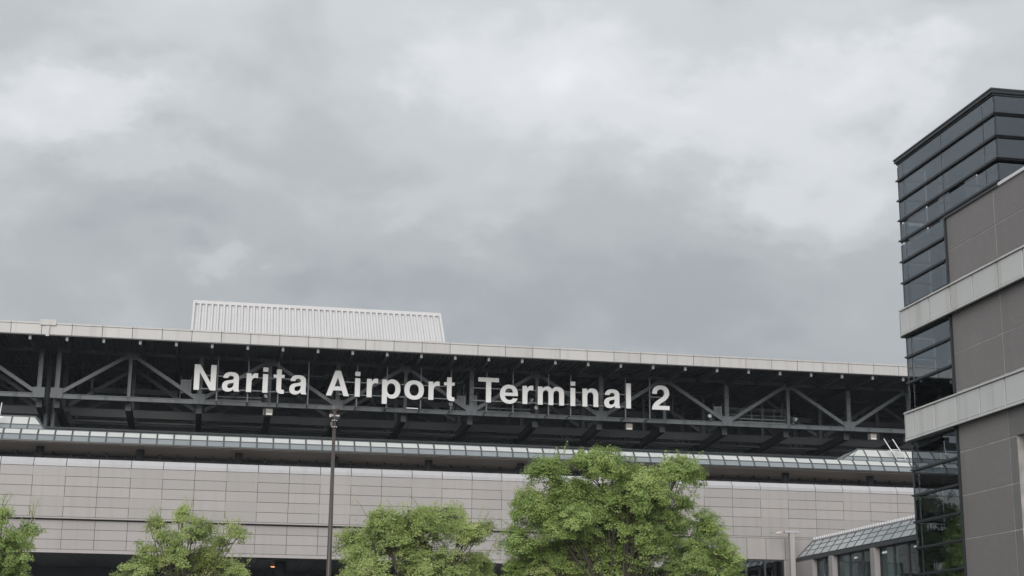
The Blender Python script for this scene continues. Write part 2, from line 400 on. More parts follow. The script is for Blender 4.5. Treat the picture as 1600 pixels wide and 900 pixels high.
# ---- terrace behind the parapet and the wall beyond it
tb = MB(); tb.box(-24, 76, 100.6, 114, 12.6, 12.8); P('terrace_floor', tb, 'concrete')
bw = MB(); bw.box(-24, 76, 108.9, 110.3, 12.8, 16.11); back = P('terrace_wall', bw, 'cabinet')
k = 0
for i in range(32):
    x = -24 + i*3.1
    if i % 5 in (1, 2, 4):
        PI('terrace_wall_panel', boxm('terrace_wall_panel', 'panel_low', 2.6, .08, 1.5), (x, 108.82, 14.4), back)
rl = MB(); rl.tube([(-24, 108.2, 15.90), (76, 108.2, 15.90)], .075, 8); rail = P('terrace_pipe', rl, 'column', smooth=True)
for i in range(84):
    x = -23.6 + i*1.17
    PI('pipe_bracket', boxm('pipe_bracket', 'column', .14, .2, .30), (x, 108.1, 15.82), rail)
# ---- glass canopy
cb = MB(); cb.box(-24, 76, 104.05, 110.4, 16.20, 16.30).box(-24, 76, 105.02, 110.4, 16.31, 16.90)
canopy = P('canopy', cb, 'deck')
E0, E1, E2 = (104.0, 16.28), (104.20, 16.64), (104.66, 17.03)       # eave, knuckle, top (y, z)
CJ0, CJ = -13.47, 1.0760
NJ = 80; J0 = -9
upm = MB(); upm.slab([(0, E1[0], E1[1]), (CJ-.07, E1[0], E1[1]), (CJ-.07, E2[0], E2[1]), (0, E2[0], E2[1])], .02); upm = upm.mesh('upper_pane', 'pane_white')
lpm = MB(); lpm.slab([(0, E0[0], E0[1]), (CJ-.07, E0[0], E0[1]), (CJ-.07, E1[0], E1[1]), (0, E1[0], E1[1])], .02); lpm = lpm.mesh('lower_pane', 'pane_grey')
gbm = MB(); gbm.beam((0, E0[0]-.012, E0[1]), (0, E1[0]-.012, E1[1]+.006), .10, .06, (0, -1, .6)).beam((0, E1[0]-.01, E1[1]+.012), (0, E2[0], E2[1]+.012), .10, .06, (0, -1, 1)); gbm = gbm.mesh('glazing_bar', 'bar')
for i in range(J0, J0+NJ):
    x = CJ0 + i*CJ
    PI('lower_pane', lpm, (x+.035, 0, 0), canopy); PI('upper_pane', upm, (x+.035, 0, 0), canopy); PI('glazing_bar', gbm, (x, 0, 0), canopy)
eb_ = MB(); eb_.beam((-24, E1[0]-.012, E1[1]+.004), (76, E1[0]-.012, E1[1]+.004), .05, .06); P('knuckle_bar', eb_, 'bar', canopy)
eb_ = MB(); eb_.box(-24, 76, 103.96, 104.06, 16.17, 16.275); P('eave_beam', eb_, 'column', canopy)
eb_ = MB(); eb_.box(-24, 76, 104.64, 104.80, 16.98, 17.07); P('ridge_cap', eb_, 'steel', canopy)
sm = MB(); sm.box(-24, 76, 104.14, 108.85, 16.12, 16.19); P('slatted_soffit', sm, 'soffit', canopy)
for k in range(-2, 13):
    x = -11.28 + k*6.42
    c = MB(); c.tube([(x, 106, 12.8), (x, 106, 16.12)], .27, 14); P('canopy_column', c, 'column', smooth=True)
# raised skylights behind the canopy
def skylight(x0, x1, hipl, hipr, name):
    y0, y1, y2 = 105.0, 105.25, 105.85; z0, z1, z2 = 17.05, 17.42, 18.02
    b = MB(); b.box(x0+(hipl and 1.6), x1-(hipr and .75), 105.9, 108.4, 16.95, 17.98); b.box(x0+(hipl and .2), x1-(hipr and .2), 105.3, 108.8, 16.93, 17.06); s = P(name, b, 'deck')
    def xl(z): return x0 + hipl*(z-z0)/(z2-z0)
    def xr(z): return x1 - hipr*(z-z0)/(z2-z0)
    n0 = math.ceil((x0-CJ0)/CJ); n1 = math.floor((x1-CJ0)/CJ)
    xs = [CJ0+i*CJ+.3 for i in range(n0, n1+1)]
    for (ya, za, yb, zb, m, nm) in ((y0, z0, y1, z1, 'pane_grey', 'lower_pane'), (y1, z1, y2, z2, 'pane_white', 'upper_pane')):
        cuts = [None] + xs + [None]
        for i in range(len(cuts)-1):
            a, c = cuts[i], cuts[i+1]
            la = xl(za) if a is None else max(a+.035, xl(za)); lb = xl(zb) if a is None else max(a+.035, xl(zb))
            ra = xr(za) if c is None else min(c-.035, xr(za)); rb = xr(zb) if c is None else min(c-.035, xr(zb))
            if ra-la < .05: continue
            if rb-lb < .02: rb = lb+.02 if a is not None else lb; lb = min(lb, rb-.02)
            q = MB(); q.slab([(la, ya, za), (ra, ya, za), (rb, yb, zb), (lb, yb, zb)], .02); P(nm, q, m, s)
    for x in xs:
        if xl(z1) < x < xr(z1):
            q = MB()
            q.beam((x, y0-.012, z0), (x, y1-.012, z1+.01), .075, .05, (0, -1, .5))
            if xl(z2) < x < xr(z2): q.beam((x, y1-.012, z1+.012), (x, y2-.01, z2+.012), .075, .05, (0, -1, 1))
            P('glazing_bar', q, 'bar', s)
    q = MB(); q.beam((xl(z1), y1-.014, z1), (xr(z1), y1-.014, z1), .05, .06).beam((xl(z2), y2, z2+.02), (xr(z2), y2, z2+.02), .09, .09); P('ridge_cap', q, 'bar', s)
    for hp, xe, sg in ((hipl, xl, 1), (hipr, xr, -1)):
        if not hp: continue
        q = MB(); q.beam((xe(z0), y0-.02, z0), (xe(z2), y2-.02, z2+.03), .12, .07, (0, -1, 1)); P('hip_bar', q, 'steel', s)
        # end facet, three strips
        A, Bq = Vector((xe(z0), y0, z0)), Vector((xe(z2), y2, z2))
        A2, B2 = Vector((xe(z0), y0+3.4, z0)), Vector((xe(z2), y2+2.2, z2))
        for i in range(4):
            t0, t1 = i/4+.012, (i+1)/4-.012
            q = MB(); pts = [A.lerp(A2, t0), A.lerp(A2, t1), Bq.lerp(B2, t1), Bq.lerp(B2, t0)]
            if sg > 0: pts = pts[::-1]
            q.slab(pts, .02); P('end_pane', q, 'pane_white', s)
    return s
skylight(-22, -10.97, 0, .75, 'raised_skylight')
skylight(43.9, 62, 1.72, 0, 'raised_skylight')

# ---- roof, fascia and deck
rb = MB(); rb.box(-24, 76, 105.12, 150, 23.62, 24.1); roof = P('roof', rb, 'deck')
FJ0, FJ = -13.66, 1.9485
for i in range(-5, 46):
    x = FJ0 + i*FJ
    PI('fascia_panel', boxm('fascia_panel', 'fascia', FJ-.03, .1, .665, .008), (x+.015, 105.0, 23.425), roof)
    PI('fascia_trim', boxm('fascia_trim', 'fascia', FJ-.03, .16, .115, .008), (x+.015, 104.97, 24.108), roof)
jb = MB(); jb.box(-24, 76, 105.06, 105.12, 23.45, 24.2); P('fascia_backing', jb, 'joint', roof)
db = MB(); db.box(-24, 76, 105.02, 105.12, 23.36, 23.42); P('drip_edge', db, 'column', roof)
# ribbed deck under the eaves
rd = MB()
for i in range(337):
    x = -24 + i*.296
    rd.box(x, x+.16, 105.14, 128, 23.50, 23.625)
P('ribbed_deck', rd, 'deck', roof, stuff=True)
for i in range(-5, 37):
    x = -12.43 + i*2.367
    b = MB(); b.box(x-.07, x+.07, 105.3, 128, 23.10, 23.49); P('rafter', b, 'steel_dark', roof)
    b = MB(); b.box(x-.085, x+.085, 105.22, 105.29, 23.08, 23.42); P('rafter_end_plate', b, 'cabinet', roof)
eb_ = MB(); eb_.box(-11.82, -10.80, 104.88, 104.968, 24.03, 24.42); ej = P('joint_cover', eb_, 'fascia', roof)
eb_ = MB(); eb_.box(-11.42, -11.20, 104.9, 104.968, 23.30, 23.99); P('joint_strip', eb_, 'fascia', roof)
# dark hall behind
hb = MB(); hb.box(-24, 76, 126, 126.3, 12.8, 23.6); hall = P('hall_wall', hb, 'inner')
hf = MB(); hf.box(-24, 76, 110.8, 126, 16.95, 17.1); P('hall_floor', hf, 'deck')
for i in range(41):
    x = -23 + i*2.4
    b = MB(); b.box(x, x+.12, 125.8, 126, 17.1, 23.5); P('hall_mullion', b, 'steel_dark', hall)
# ---- trusses
def node(n): return -10.93 + 4.815*n if n >= 0 else -12.12 + 4.815*(n+1)
def truss(Y, zt, zb, main):
    b = MB(); t = None
    lo, hi = -3, 17
    segs = ((node(0)-.18, 76), (-24, node(-1)+.18))
    ch = MB()
    for a, c in segs:
        ch.box(a, c, Y-.17, Y+.17, zt-.46, zt-.40).box(a, c, Y-.06, Y+.06, zt-.40, zt-.06).box(a, c, Y-.17, Y+.17, zt-.06, zt)
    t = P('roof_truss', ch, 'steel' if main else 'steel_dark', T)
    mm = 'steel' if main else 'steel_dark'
    b2 = MB()
    for a, c in segs:
        b2.box(a, c, Y-.17, Y+.17, zb-.32, zb-.26).box(a, c, Y-.12, Y+.12, zb-.26, zb-.05).box(a, c, Y-.17, Y+.17, zb-.05, zb)
    P('bottom_chord', b2, mm, t)
    for n in range(lo, hi+1):
        x = node(n); topn = (n % 2 == 1) if n >= 0 else (n % 2 == 0)
        end = n in (0, -1)
        w = .30 if not topn else .22
        b = MB(); b.box(x-w/2, x-w/2+.05, Y-.14, Y+.14, zb, zt-.46).box(x+w/2-.05, x+w/2, Y-.14, Y+.14, zb, zt-.46).box(x-w/2+.05, x+w/2-.05, Y-.10, Y+.10, zb, zt-.46)
        P('vertical_post', b, mm, t)
        if main:
            g = MB()
            if topn: g.box(x-.40, x+.40, Y-.20, Y-.17, zt-.78, zt-.30)
            else: g.box(x-.40, x+.40, Y-.20, Y-.17, zb-.30, zb+.40)
            P('gusset_plate', g, mm, t)
            if not topn and not end:
                for z in (21.0, 21.55, 22.1, 22.65):
                    g = MB(); g.box(x-.17, x+.17, Y-.16, Y-.142, z, z+.06); P('splice_plate', g, 'steel_dark', t)
            g = MB()
            for dxx in ((-.42, 0.0, .40) if not topn else (-.07, .07)):
                g.box(x+dxx-.016, x+dxx+.016, Y-.215, Y-.201, zb-.31, zb-.01)
            for dxx in (-1.6, -1.45, 1.45, 1.6):
                g.box(x+dxx-.02, x+dxx+.02, Y-.19, Y-.171, zb-.31, zb-.01)
            P('stiffener', g, 'steel_dark', t, stuff=True)
        if n < hi and n != -1:
            x2 = node(n+1)
            if topn: p, q = (x+.32, Y, zt-.58), (x2-.34, Y, zb+.16)
            else: p, q = (x+.34, Y, zb+.16), (x2-.32, Y, zt-.58)
            b = MB(); b.beam(p, q, .24, .25, (0, 0, 1)); P('diagonal', b, mm, t)
    return t
truss(110.2, 23.74, 20.35, True)
truss(115.9, 23.74, 20.35, False)
truss(121.5, 23.74, 20.35, False)
# lighter bottom-flange beams seen below the second truss, cross beams running back
for (Y, z, h) in ((115.6, 20.06, .34), (116.2, 19.55, .12)):
    b = MB()
    for a, c in ((-24, -12.5), (-10.4, 76)): b.box(a, c, Y-.12, Y+.12, z-h, z)
    P('floor_beam', b, 'steel_dark')
for n in range(-3, 18):
    x = node(n)
    b = MB(); b.beam((x, 110.75, 19.72), (x, 126, 18.9), .40, .5); P('cross_beam', b, 'black')
    b = MB(); b.beam((x, 110.35, 23.45), (x, 126, 23.45), .2, .4); P('roof_beam', b, 'steel_dark')
for x in (-11.75, -11.25):
    b = MB(); b.tube([(x, 112.6, 13), (x, 112.6, 23.5)], .2, 12); P('hall_column', b, 'steel_dark', smooth=True)
for i in range(58):
    if i % 7 in (2, 6): continue
    b = MB(); x = -9 + i*1.31; b.box(x-.025, x+.025, 117.3, 117.35, 18.2, 20.2); P('hanger', b, 'steel_dark')
dk = MB(); dk.box(-24, 76, 112, 125.9, 18.2, 18.35); P('service_floor', dk, 'black')
for x0, x1, z in ((-9, -3, 21.9), (1.5, 9.5, 21.75), (12, 21, 21.9), (24, 34, 21.8), (38, 47, 21.9), (50, 60, 21.8)):
    b = MB(); b.box(x0, x1, 118.0, 118.5, z, z+.4); P('duct', b, 'steel_dark')
for x in (-8.9, -.2, 6.2, 11.2, 14.3, 26, 34.2, 43.0):
    b = MB(); b.tube([(x, 114, 23.4), (x, 114, 21.5), (x+.3, 114, 21.2)], .12, 8); P('drain_pipe', b, 'steel_dark', smooth=True)
# lit tube lights far inside
for x, y, z in ((-8.0, 117, 21.3), (-3.3, 117, 21.2), (28.2, 117, 21.3), (35, 117, 21.3), (47.3, 117, 21.25), (14.1, 114.5, 21.1), (-14.4, 117, 21.4)):
    b = MB(); b.box(x-.55, x+.55, y, y+.08, z, z+.05); o = P('tube_light', b, 'tube')
# service catwalks behind the bottom chord
def catwalk(x0, x1, rails):
    b = MB(); b.box(x0, x1, 110.5, 111.4, 20.36, 20.42).box(x0, x1, 110.46, 110.5, 20.36, 20.52).box(x0, x1, 110.46, 110.5, 20.66, 20.74)
    c = P('catwalk', b, 'steel')
    if rails:
        for z in (21.48, 21.0):
            r = MB(); r.tube([(x0, 110.6, z), (x1, 110.6, z)], .028, 6); P('handrail', r, 'steel', c)
        n = 6
        for i in range(n):
            x = x0 + .05 + (x1-x0-.1)*i/(n-1)
            r = MB(); r.tube([(x, 110.6, 20.42), (x, 110.6, 21.48)], .026, 6); P('rail_post', r, 'steel', c)
        for z in (21.48,):
            r = MB(); r.tube([(x0, 111.3, z-.02), (x1, 111.3, z-.02)], .028, 6); P('handrail', r, 'steel', c)
    else:
        for i in range(9):
            x = x0 + (x1-x0)*(i+.5)/9
            r = MB(); r.box(x-.02, x+.02, 111.35, 111.39, 20.42, 21.5); P('rail_post', r, 'steel_dark', c)
catwalk(-1.2, 3.0, False); catwalk(18.1, 22.4, False); catwalk(37.5, 42.0, True)

# ================================================================== ROOFTOP ENCLOSURE
R = thing('rooftop_enclosure', 'white ribbed metal enclosure with sloping front standing on the terminal roof', 'roof enclosure', (6.6, 106.4, 24.1))
RO = (-6.6, -106.4, -24.1)
y0, z0, y1, z1 = 106.2, 24.22, 108.95, 27.06; xa, xb = -2.0, 15.32
b = MB()
prof = [(y0+.12, z0), (y1+.12, z1-.06), (y1+3.0, z1-.06), (y1+3.0, z0)]
b.v = [(xa, y, z) for y, z in prof] + [(xb, y, z) for y, z in prof]
b.f = [(0,4,5,1),(1,5,6,2),(2,6,7,3),(3,7,4,0),(0,1,2,3),(7,6,5,4)]
b.build('body', 'white_metal', R, RO)
nr = 42; pt = (xb-xa)/nr
for i in range(nr+1):
    x = xa + i*pt
    e = .16
    b = MB()
    # trapezoid rib running up the slope
    up_ = Vector((0, y1-y0, z1-z0)).normalized(); nn = Vector((0, -(z1-z0), y1-y0)).normalized()
    A = Vector((0, y0+.12, z0)); B = Vector((0, y1+.12, z1-.06))
    for s_ in (A, B):
        for dx_, h in ((-.125, -.01), (.125, -.01), (.06, e), (-.06, e)): b.v.append(tuple(s_ + nn*h + Vector((dx_, 0, 0))))
    b.f = [(0,1,5,4),(1,2,6,5),(2,3,7,6),(3,0,4,7),(3,2,1,0),(4,5,6,7)]
    if 'rib' not in BOXC: BOXC['rib'] = b.mesh('rib', 'white_metal')
    PI('rib', BOXC['rib'], (x+RO[0], RO[1], RO[2]), R)
b = MB(); b.slab([(xa-.08, y1-.10, z1-.10), (xb+.08, y1-.10, z1-.10), (xb+.08, y1-.02, z1+.14), (xa-.08, y1-.02, z1+.14)], .5); b.build('cap', 'white_metal', R, RO)
b = MB(); b.beam((xb+.02, y0-.02, z0), (xb+.02, y1-.02, z1), .14, .22); b.build('end_trim', 'white_metal', R, RO)
b = MB(); b.beam((xa-.02, y0-.02, z0), (xa-.02, y1-.02, z1), .14, .22); b.build('end_trim', 'white_metal', R, RO)
b = MB(); b.box(xa-.1, xb+.1, y0-.12, y0+.3, z0-.12, z0+.05); b.build('base_trim', 'white_metal', R, RO)

# ================================================================== SIGN
SG = thing('building_sign', 'white sign of separate letters reading Narita Airport Terminal 2 hung on the roof truss', 'sign', (14.85, 108.3, 20.10))
SG.scale = (.989, .989, .989)
SO = (-15, -109.5, -20.3)
def bz(path):
    out = []; cur = None
    for c in path:
        if c[0] in 'ML': cur = c[1:3]; out.append(cur)
        else:
            p0 = cur; p1, p2, p3 = c[1:3], c[3:5], c[5:7]
            for i in range(1, 9):
                t = i/8; u = 1-t
                out.append(tuple(u**3*p0[k]+3*u*u*t*p1[k]+3*u*t*t*p2[k]+t**3*p3[k] for k in (0, 1)))
            cur = p3
    return out
def ell(cx, cy, rx, ry, n=40, e=2.25):
    return [(cx+rx*math.copysign(abs(math.cos(t))**(2/e), math.cos(t)), cy+ry*math.copysign(abs(math.sin(t))**(2/e), math.sin(t))) for t in (2*math.pi*i/n for i in range(n))]
def Lp(*p): return [tuple(q) for q in p]
GL = {
 'N': [Lp((0,0),(0,1),(.215,1),(.63,.31),(.63,1),(.84,1),(.84,0),(.625,0),(.21,.70),(.21,0))],
 'i': [Lp((0,0),(0,.735),(.2,.735),(.2,0)), Lp((0,.83),(0,1.0),(.2,1.0),(.2,.83))],
 'l': [Lp((0,0),(0,1.03),(.2,1.03),(.2,0))],
 'T': [Lp((0,1),(.84,1),(.84,.83),(.525,.83),(.525,0),(.315,0),(.315,.83),(0,.83))],
 'A': [Lp((0,0),(.34,1),(.56,1),(.9,0),(.69,0),(.62,.215),(.28,.215),(.21,0)), Lp((.335,.375),(.45,.74),(.565,.375))],
 'r': [bz([('M',0,0),('L',0,.735),('L',.185,.735),('L',.185,.62),('C',.215,.70,.28,.755,.36,.755),('C',.39,.755,.42,.752,.44,.745),('L',.44,.555),('C',.41,.565,.38,.57,.35,.57),('C',.25,.57,.2,.50,.2,.38),('L',.2,0)])],
 'n': [bz([('M',0,0),('L',0,.735),('L',.19,.735),('L',.19,.635),('C',.235,.71,.31,.755,.40,.755),('C',.56,.755,.655,.65,.655,.48),('L',.655,0),('L',.455,0),('L',.455,.44),('C',.455,.54,.41,.595,.33,.595),('C',.25,.595,.2,.53,.2,.43),('L',.2,0)])],
 'm': [bz([('M',0,0),('L',0,.735),('L',.19,.735),('L',.19,.64),('C',.23,.71,.30,.755,.385,.755),('C',.475,.755,.545,.715,.585,.635),('C',.63,.71,.71,.755,.80,.755),('C',.975,.755,1.08,.65,1.08,.48),('L',1.08,0),('L',.88,0),('L',.88,.45),('C',.88,.55,.84,.595,.77,.595),('C',.69,.595,.64,.53,.64,.43),('L',.64,0),('L',.44,0),('L',.44,.45),('C',.44,.55,.40,.595,.33,.595),('C',.25,.595,.2,.53,.2,.43),('L',.2,0)])],
 'o': [ell(.3875,.367,.3875,.388), ell(.3875,.367,.185,.232)],
 'p': [bz([('M',0,-.235),('L',0,.735),('L',.19,.735),('L',.19,.645),('C',.235,.715,.305,.755,.39,.755),('C',.595,.755,.73,.60,.73,.37),('C',.73,.135,.595,-.02,.395,-.02),('C',.31,-.02,.245,.015,.2,.08),('L',.2,-.235)]), ell(.363,.367,.165,.228)],
 'e': [bz([('M',.735,.30),('L',.205,.30),('C',.22,.19,.28,.13,.385,.13),('C',.46,.13,.505,.155,.535,.205),('L',.722,.205),('C',.67,.06,.55,-.02,.38,-.02),('C',.15,-.02,0,.13,0,.365),('C',0,.60,.155,.755,.375,.755),('C',.60,.755,.735,.60,.735,.355)]), bz([('M',.208,.43),('L',.535,.43),('C',.52,.55,.465,.605,.375,.605),('C',.28,.605,.225,.545,.208,.43)])],
 'a': [bz([('M',.675,0),('L',.46,0),('C',.45,.025,.44,.05,.437,.085),('C',.38,.015,.305,-.02,.215,-.02),('C',.08,-.02,0,.06,0,.195),('C',0,.33,.08,.405,.22,.425),('C',.30,.438,.36,.445,.40,.463),('C',.425,.475,.437,.50,.437,.53),('C',.437,.585,.395,.612,.33,.612),('C',.265,.612,.23,.58,.22,.515),('L',.03,.515),('C',.04,.67,.15,.755,.335,.755),('C',.53,.755,.635,.68,.635,.52),('L',.635,.14),('C',.635,.08,.645,.045,.675,.02)]), bz([('M',.437,.345),('C',.39,.322,.33,.32,.285,.308),('C',.225,.293,.198,.26,.198,.205),('C',.198,.15,.225,.12,.28,.12),('C',.37,.12,.437,.185,.437,.29)])],
 't': [bz([('M',.12,.945),('L',.31,.945),('L',.31,.735),('L',.425,.735),('L',.425,.61),('L',.31,.61),('L',.31,.22),('C',.31,.16,.335,.14,.385,.14),('L',.425,.142),('L',.425,-.005),('C',.39,-.012,.36,-.015,.325,-.015),('C',.19,-.015,.12,.05,.12,.18),('L',.12,.61),('L',0,.61),('L',0,.735),('L',.12,.735)])],
 '2': [bz([('M',0,0),('L',.745,0),('L',.745,.165),('L',.285,.165),('C',.33,.235,.41,.285,.50,.345),('C',.64,.44,.735,.54,.735,.695),('C',.735,.88,.60,1.01,.375,1.01),('C',.15,1.01,.015,.87,.015,.65),('L',.215,.65),('C',.215,.77,.275,.845,.375,.845),('C',.47,.845,.53,.785,.53,.69),('C',.53,.60,.475,.545,.37,.475),('C',.20,.36,.02,.26,0,0)])],
}
GM = {}
for ch, cons in GL.items():
    cu = bpy.data.curves.new('glyph', 'CURVE'); cu.dimensions = '2D'; cu.fill_mode = 'BOTH'; cu.extrude = .055
    for con in cons:
        sp = cu.splines.new('POLY'); sp.points.add(len(con)-1); sp.use_cyclic_u = True
        for p, (x, y) in zip(sp.points, con): p.co = (x*1.8, y*1.8, 0, 1)
    o = bpy.data.objects.new('glyph', cu); C.objects.link(o)
    bpy.context.view_layer.update()
    me = bpy.data.meshes.new_from_object(o.evaluated_get(bpy.context.evaluated_depsgraph_get()))
    me.name = 'letter'; me.materials.clear(); me.materials.append(MT['letter'])
    me.transform(Matrix.Rotation(math.radians(90), 4, 'X'))
    bpy.data.objects.remove(o); bpy.data.curves.remove(cu); GM[ch] = me
LET = [('N',-1.75),('a',.19),('r',1.85),('i',2.98),('t',3.72),('a',4.85),('A',7.42),('i',9.45),('r',10.29),('p',11.38),('o',12.98),('r',14.71),('t',15.82),
       ('T',18.31),('e',19.90),('r',21.56),('m',22.69),('i',25.11),('n',26.01),('a',27.64),('l',29.29),('2',31.24)]
words = ['Narita']*6 + ['Airport']*7 + ['Terminal']*8 + ['2']
for (ch, x), w in zip(LET, words):
    o = PI('digit' if ch == '2' else 'letter', GM[ch], (x+SO[0], 109.47+SO[1], 20.92+SO[2]), SG)
    o['label'] = ('white digit 2 ending the sign' if ch == '2' else 'white %s letter %s in the word %s' % ('capital' if ch.isupper() else 'small', ch, w))
for x in (-.15, 1.98, 4.08, 6.18, 9.62, 11.76, 14.2, 16.38, 18.98, 20.92, 23.55, 25.2, 29.32, 31.16):
    b = MB(); b.box(x-.045, x+.045, 109.72, 109.8, 20.25, 23.28).box(x-.03, x+.03, 109.801, 111.2, 20.27, 20.33); b.build('sign_post', 'steel', SG, SO)
for x0, x1, zs in ((-1.5, 5.9, (22.0, 21.06)), (8.3, 16.5, (21.98, 21.08)), (17.9, 29.5, (21.97, 21.06)), (31.1, 32.4, (21.88,))):
    for z in zs:
        b = MB(); b.box(x0, x1, 109.63, 109.71, z-.04, z+.04); b.build('sign_rail', 'steel', SG, SO)
for pts in (((-.15, 22.4), (.1, 22.2), (.5, 22.12), (.7, 22.05)), ((5.2, 22.15), (5.6, 22.3), (7.0, 22.28), (7.6, 22.45), (8.8, 22.5), (8.95, 22.3), (8.95, 21.98)), ((16.4, 22.2), (16.9, 22.3), (17.2, 22.45), (17.3, 22.2), (17.3, 21.4)), ((19.8, 22.6), (19.95, 22.3), (20.2, 22.15))):
    b = MB(); b.tube([(x, 109.66, z) for x, z in pts], .016, 5); b.build('sign_cable', 'steel', SG, SO)

# ================================================================== small things on the truss
def floodlight(x, z, label, flip=1):
    t = thing('floodlight', label, 'floodlight', (x, 109.85, z), 'small floodlights on the truss')
    b = MB(); b.tube([(0, 0, 0), (-.10*flip, -.12, -.12), (-.16*flip, -.19, -.19)], [.05, .10, .17], 12); b.build('lamp_housing', 'cabinet', t, smooth=True)
    b = MB(); b.tube([(-.162*flip, -.192, -.192), (-.17*flip, -.20, -.20)], .14, 12); b.build('reflector', 'bright', t)
    b = MB(); b.box(-.03, .03, -.03, .03, -.42, .02).box(-.12, .12, -.03, .14, -.47, -.421); b.build('bracket', 'steel', t)
floodlight(3.43, 20.92, 'small floodlight on the lower chord below the i of Narita')
floodlight(16.54, 20.9, 'small floodlight on the lower chord below the t of Airport')
floodlight(22.8, 20.9, 'small floodlight on the lower chord below the m of Terminal')
floodlight(22.17, 21.45, 'small floodlight raised beside the first r of Terminal', -1)
floodlight(35.9, 20.85, 'small floodlight left of the post where the railed catwalk begins')
floodlight(42.3, 20.85, 'small floodlight at the right end of the railed catwalk', -1)
def cabinet(x0, x1, z0, z1, label, m='cabinet'):
    t = thing('equipment_cabinet', label, 'cabinet', ((x0+x1)/2, 110.75, z0), 'grey cabinets on the truss')
    w = (x1-x0)/2; h = z1-z0
    b = MB(); b.box(-w, w, -.2, .2, 0, h); b.build('cabinet_body', m, t)
    b = MB(); b.box(-w+.05, w-.05, -.222, -.202, .06, h-.06); b.build('cabinet_door', 'steel', t)
    b = MB(); b.box(-w-.06, -w-.01, -.15, .15, -.38, h+.25).box(w+.01, w+.06, -.15, .15, -.38, h+.25); b.build('mounting_frame', 'steel_dark', t)
cabinet(-2.60, -1.95, 20.85, 21.8, 'grey cabinet on the truss left of the letter N')
cabinet(17.0, 17.58, 20.75, 21.5, 'grey cabinet between the word Airport and the truss post')
cabinet(17.98, 18.4, 20.7, 21.6, 'narrow grey cabinet just left of the capital T')
cabinet(36.4, 36.95, 20.7, 21.55, 'grey cabinet left of the railed catwalk')
def hung_box(x, label, side=True):
    t = thing('junction_box', label, 'box', (x, 110.5, 19.5), 'pale boxes under the truss')
    b = MB(); b.box(-.24, .24, -.15, .15, 0, .46); b.build('box_body', 'pale', t)
    b = MB(); b.box(-.20, .20, -.17, -.152, .03, .13); b.build('box_panel', 'bright', t)
    b = MB(); b.box(-.18, -.13, -.02, .02, .461, .60).box(.13, .18, -.02, .02, .461, .60); b.build('hanger_strap', 'steel', t)
    if side:
        b = MB(); b.box(-.42, -.32, -.1, .1, 0, .5); b.build('conduit', 'steel', t)
hung_box(3.57, 'pale box hanging under the chord below the word Narita')
hung_box(29.78, 'pale box hanging under the chord below the last l', False)
hung_box(48.87, 'pale box hanging under the chord beside the brown office block')
# ladder rails over the right skylight and short mast at the left
L_ = thing('roof_ladder', 'white metal ladder top rising over the right-hand skylight', 'ladder', (48, 105, 17.2))
for xa_, xb_ in ((48.11, 47.34), (48.80, 48.01)):
    b = MB(); b.tube([(xa_-48, -.2, .05), (xb_-48, -.2+.35, 1.56)], .035, 8); b.build('ladder_rail', 'bright', L_, smooth=True)
for t in (.40, .47, -.02):
    xx = 48.11-.77*t
    b = MB(); b.tube([(xx-48-(.3 if t == .4 else 0), -.2+.35*t, .05+1.51*t), (xx-48+.70, -.2+.35*t, .05+1.51*t)], .03, 6); b.build('rung', 'bright', L_, smooth=True)
A_ = thing('roof_mast', 'thin white mast above the left-hand skylight', 'mast', (-13.9, 104.8, 17.1))
b = MB(); b.tube([(0, 0, 0), (.12, 0, 1.62)], .03, 8); b.build('mast_pole', 'bright', A_, smooth=True)
b = MB(); b.box(-.1, .28, -.06, .06, .62, .70); b.build('mast_clamp', 'bright', A_)
# orange lamps under the overhang
for x, y, lab in ((4.28, 107.3, 'glowing orange lamp under the overhang left of the lamp post'), (21.2, 107.8, 'glowing orange lamp under the overhang left of the large tree')):
    t = thing('ceiling_lamp', lab, 'lamp', (x, y, 8.9), 'orange lamps under the overhang')
    b = MB(); b.tube([(0, 0, 0), (0, 0, -.10)], [.30, .26], 16); b.build('lamp_housing', 'cabinet', t)
    b = MB(); b.tube([(0, 0, -.102), (0, 0, -.16)], [.24, .18], 16); b.build('lamp_glass', 'glow', t)

# ================================================================== pale T post by the corner wall
TP = thing('post', 'pale T-topped post before the wall beside the glass-roofed walkway', 'post', (37.58, 98.6, 0))
b = MB(); b.box(-.16, .16, -.16, .16, 0, 11.18); b.build('shaft', 'panel', TP)
b = MB(); b.box(-.52, .44, -.2, .2, 11.181, 11.32); b.build('crossbar', 'coping', TP)
b = MB(); b.tube([(-.52, 0, 11.24), (-1.0, 0, 11.2)], .03, 8); b.build('lamp_arm', 'pink', TP)
b = MB(); b.tube([(-.72, 0, 11.16), (-1.12, 0, 11.13)], [.09, .05], 10); b.build('lamp_head', 'pink', TP)
b = MB(); b.tube([(-1.36, 0, 11.14), (-1.42, 0, 11.14)], .04, 8).tube([(-1.36, 0, 11.17), (-.95, 0, 11.2)], .012, 6); b.build('sensor', 'cabinet', TP)

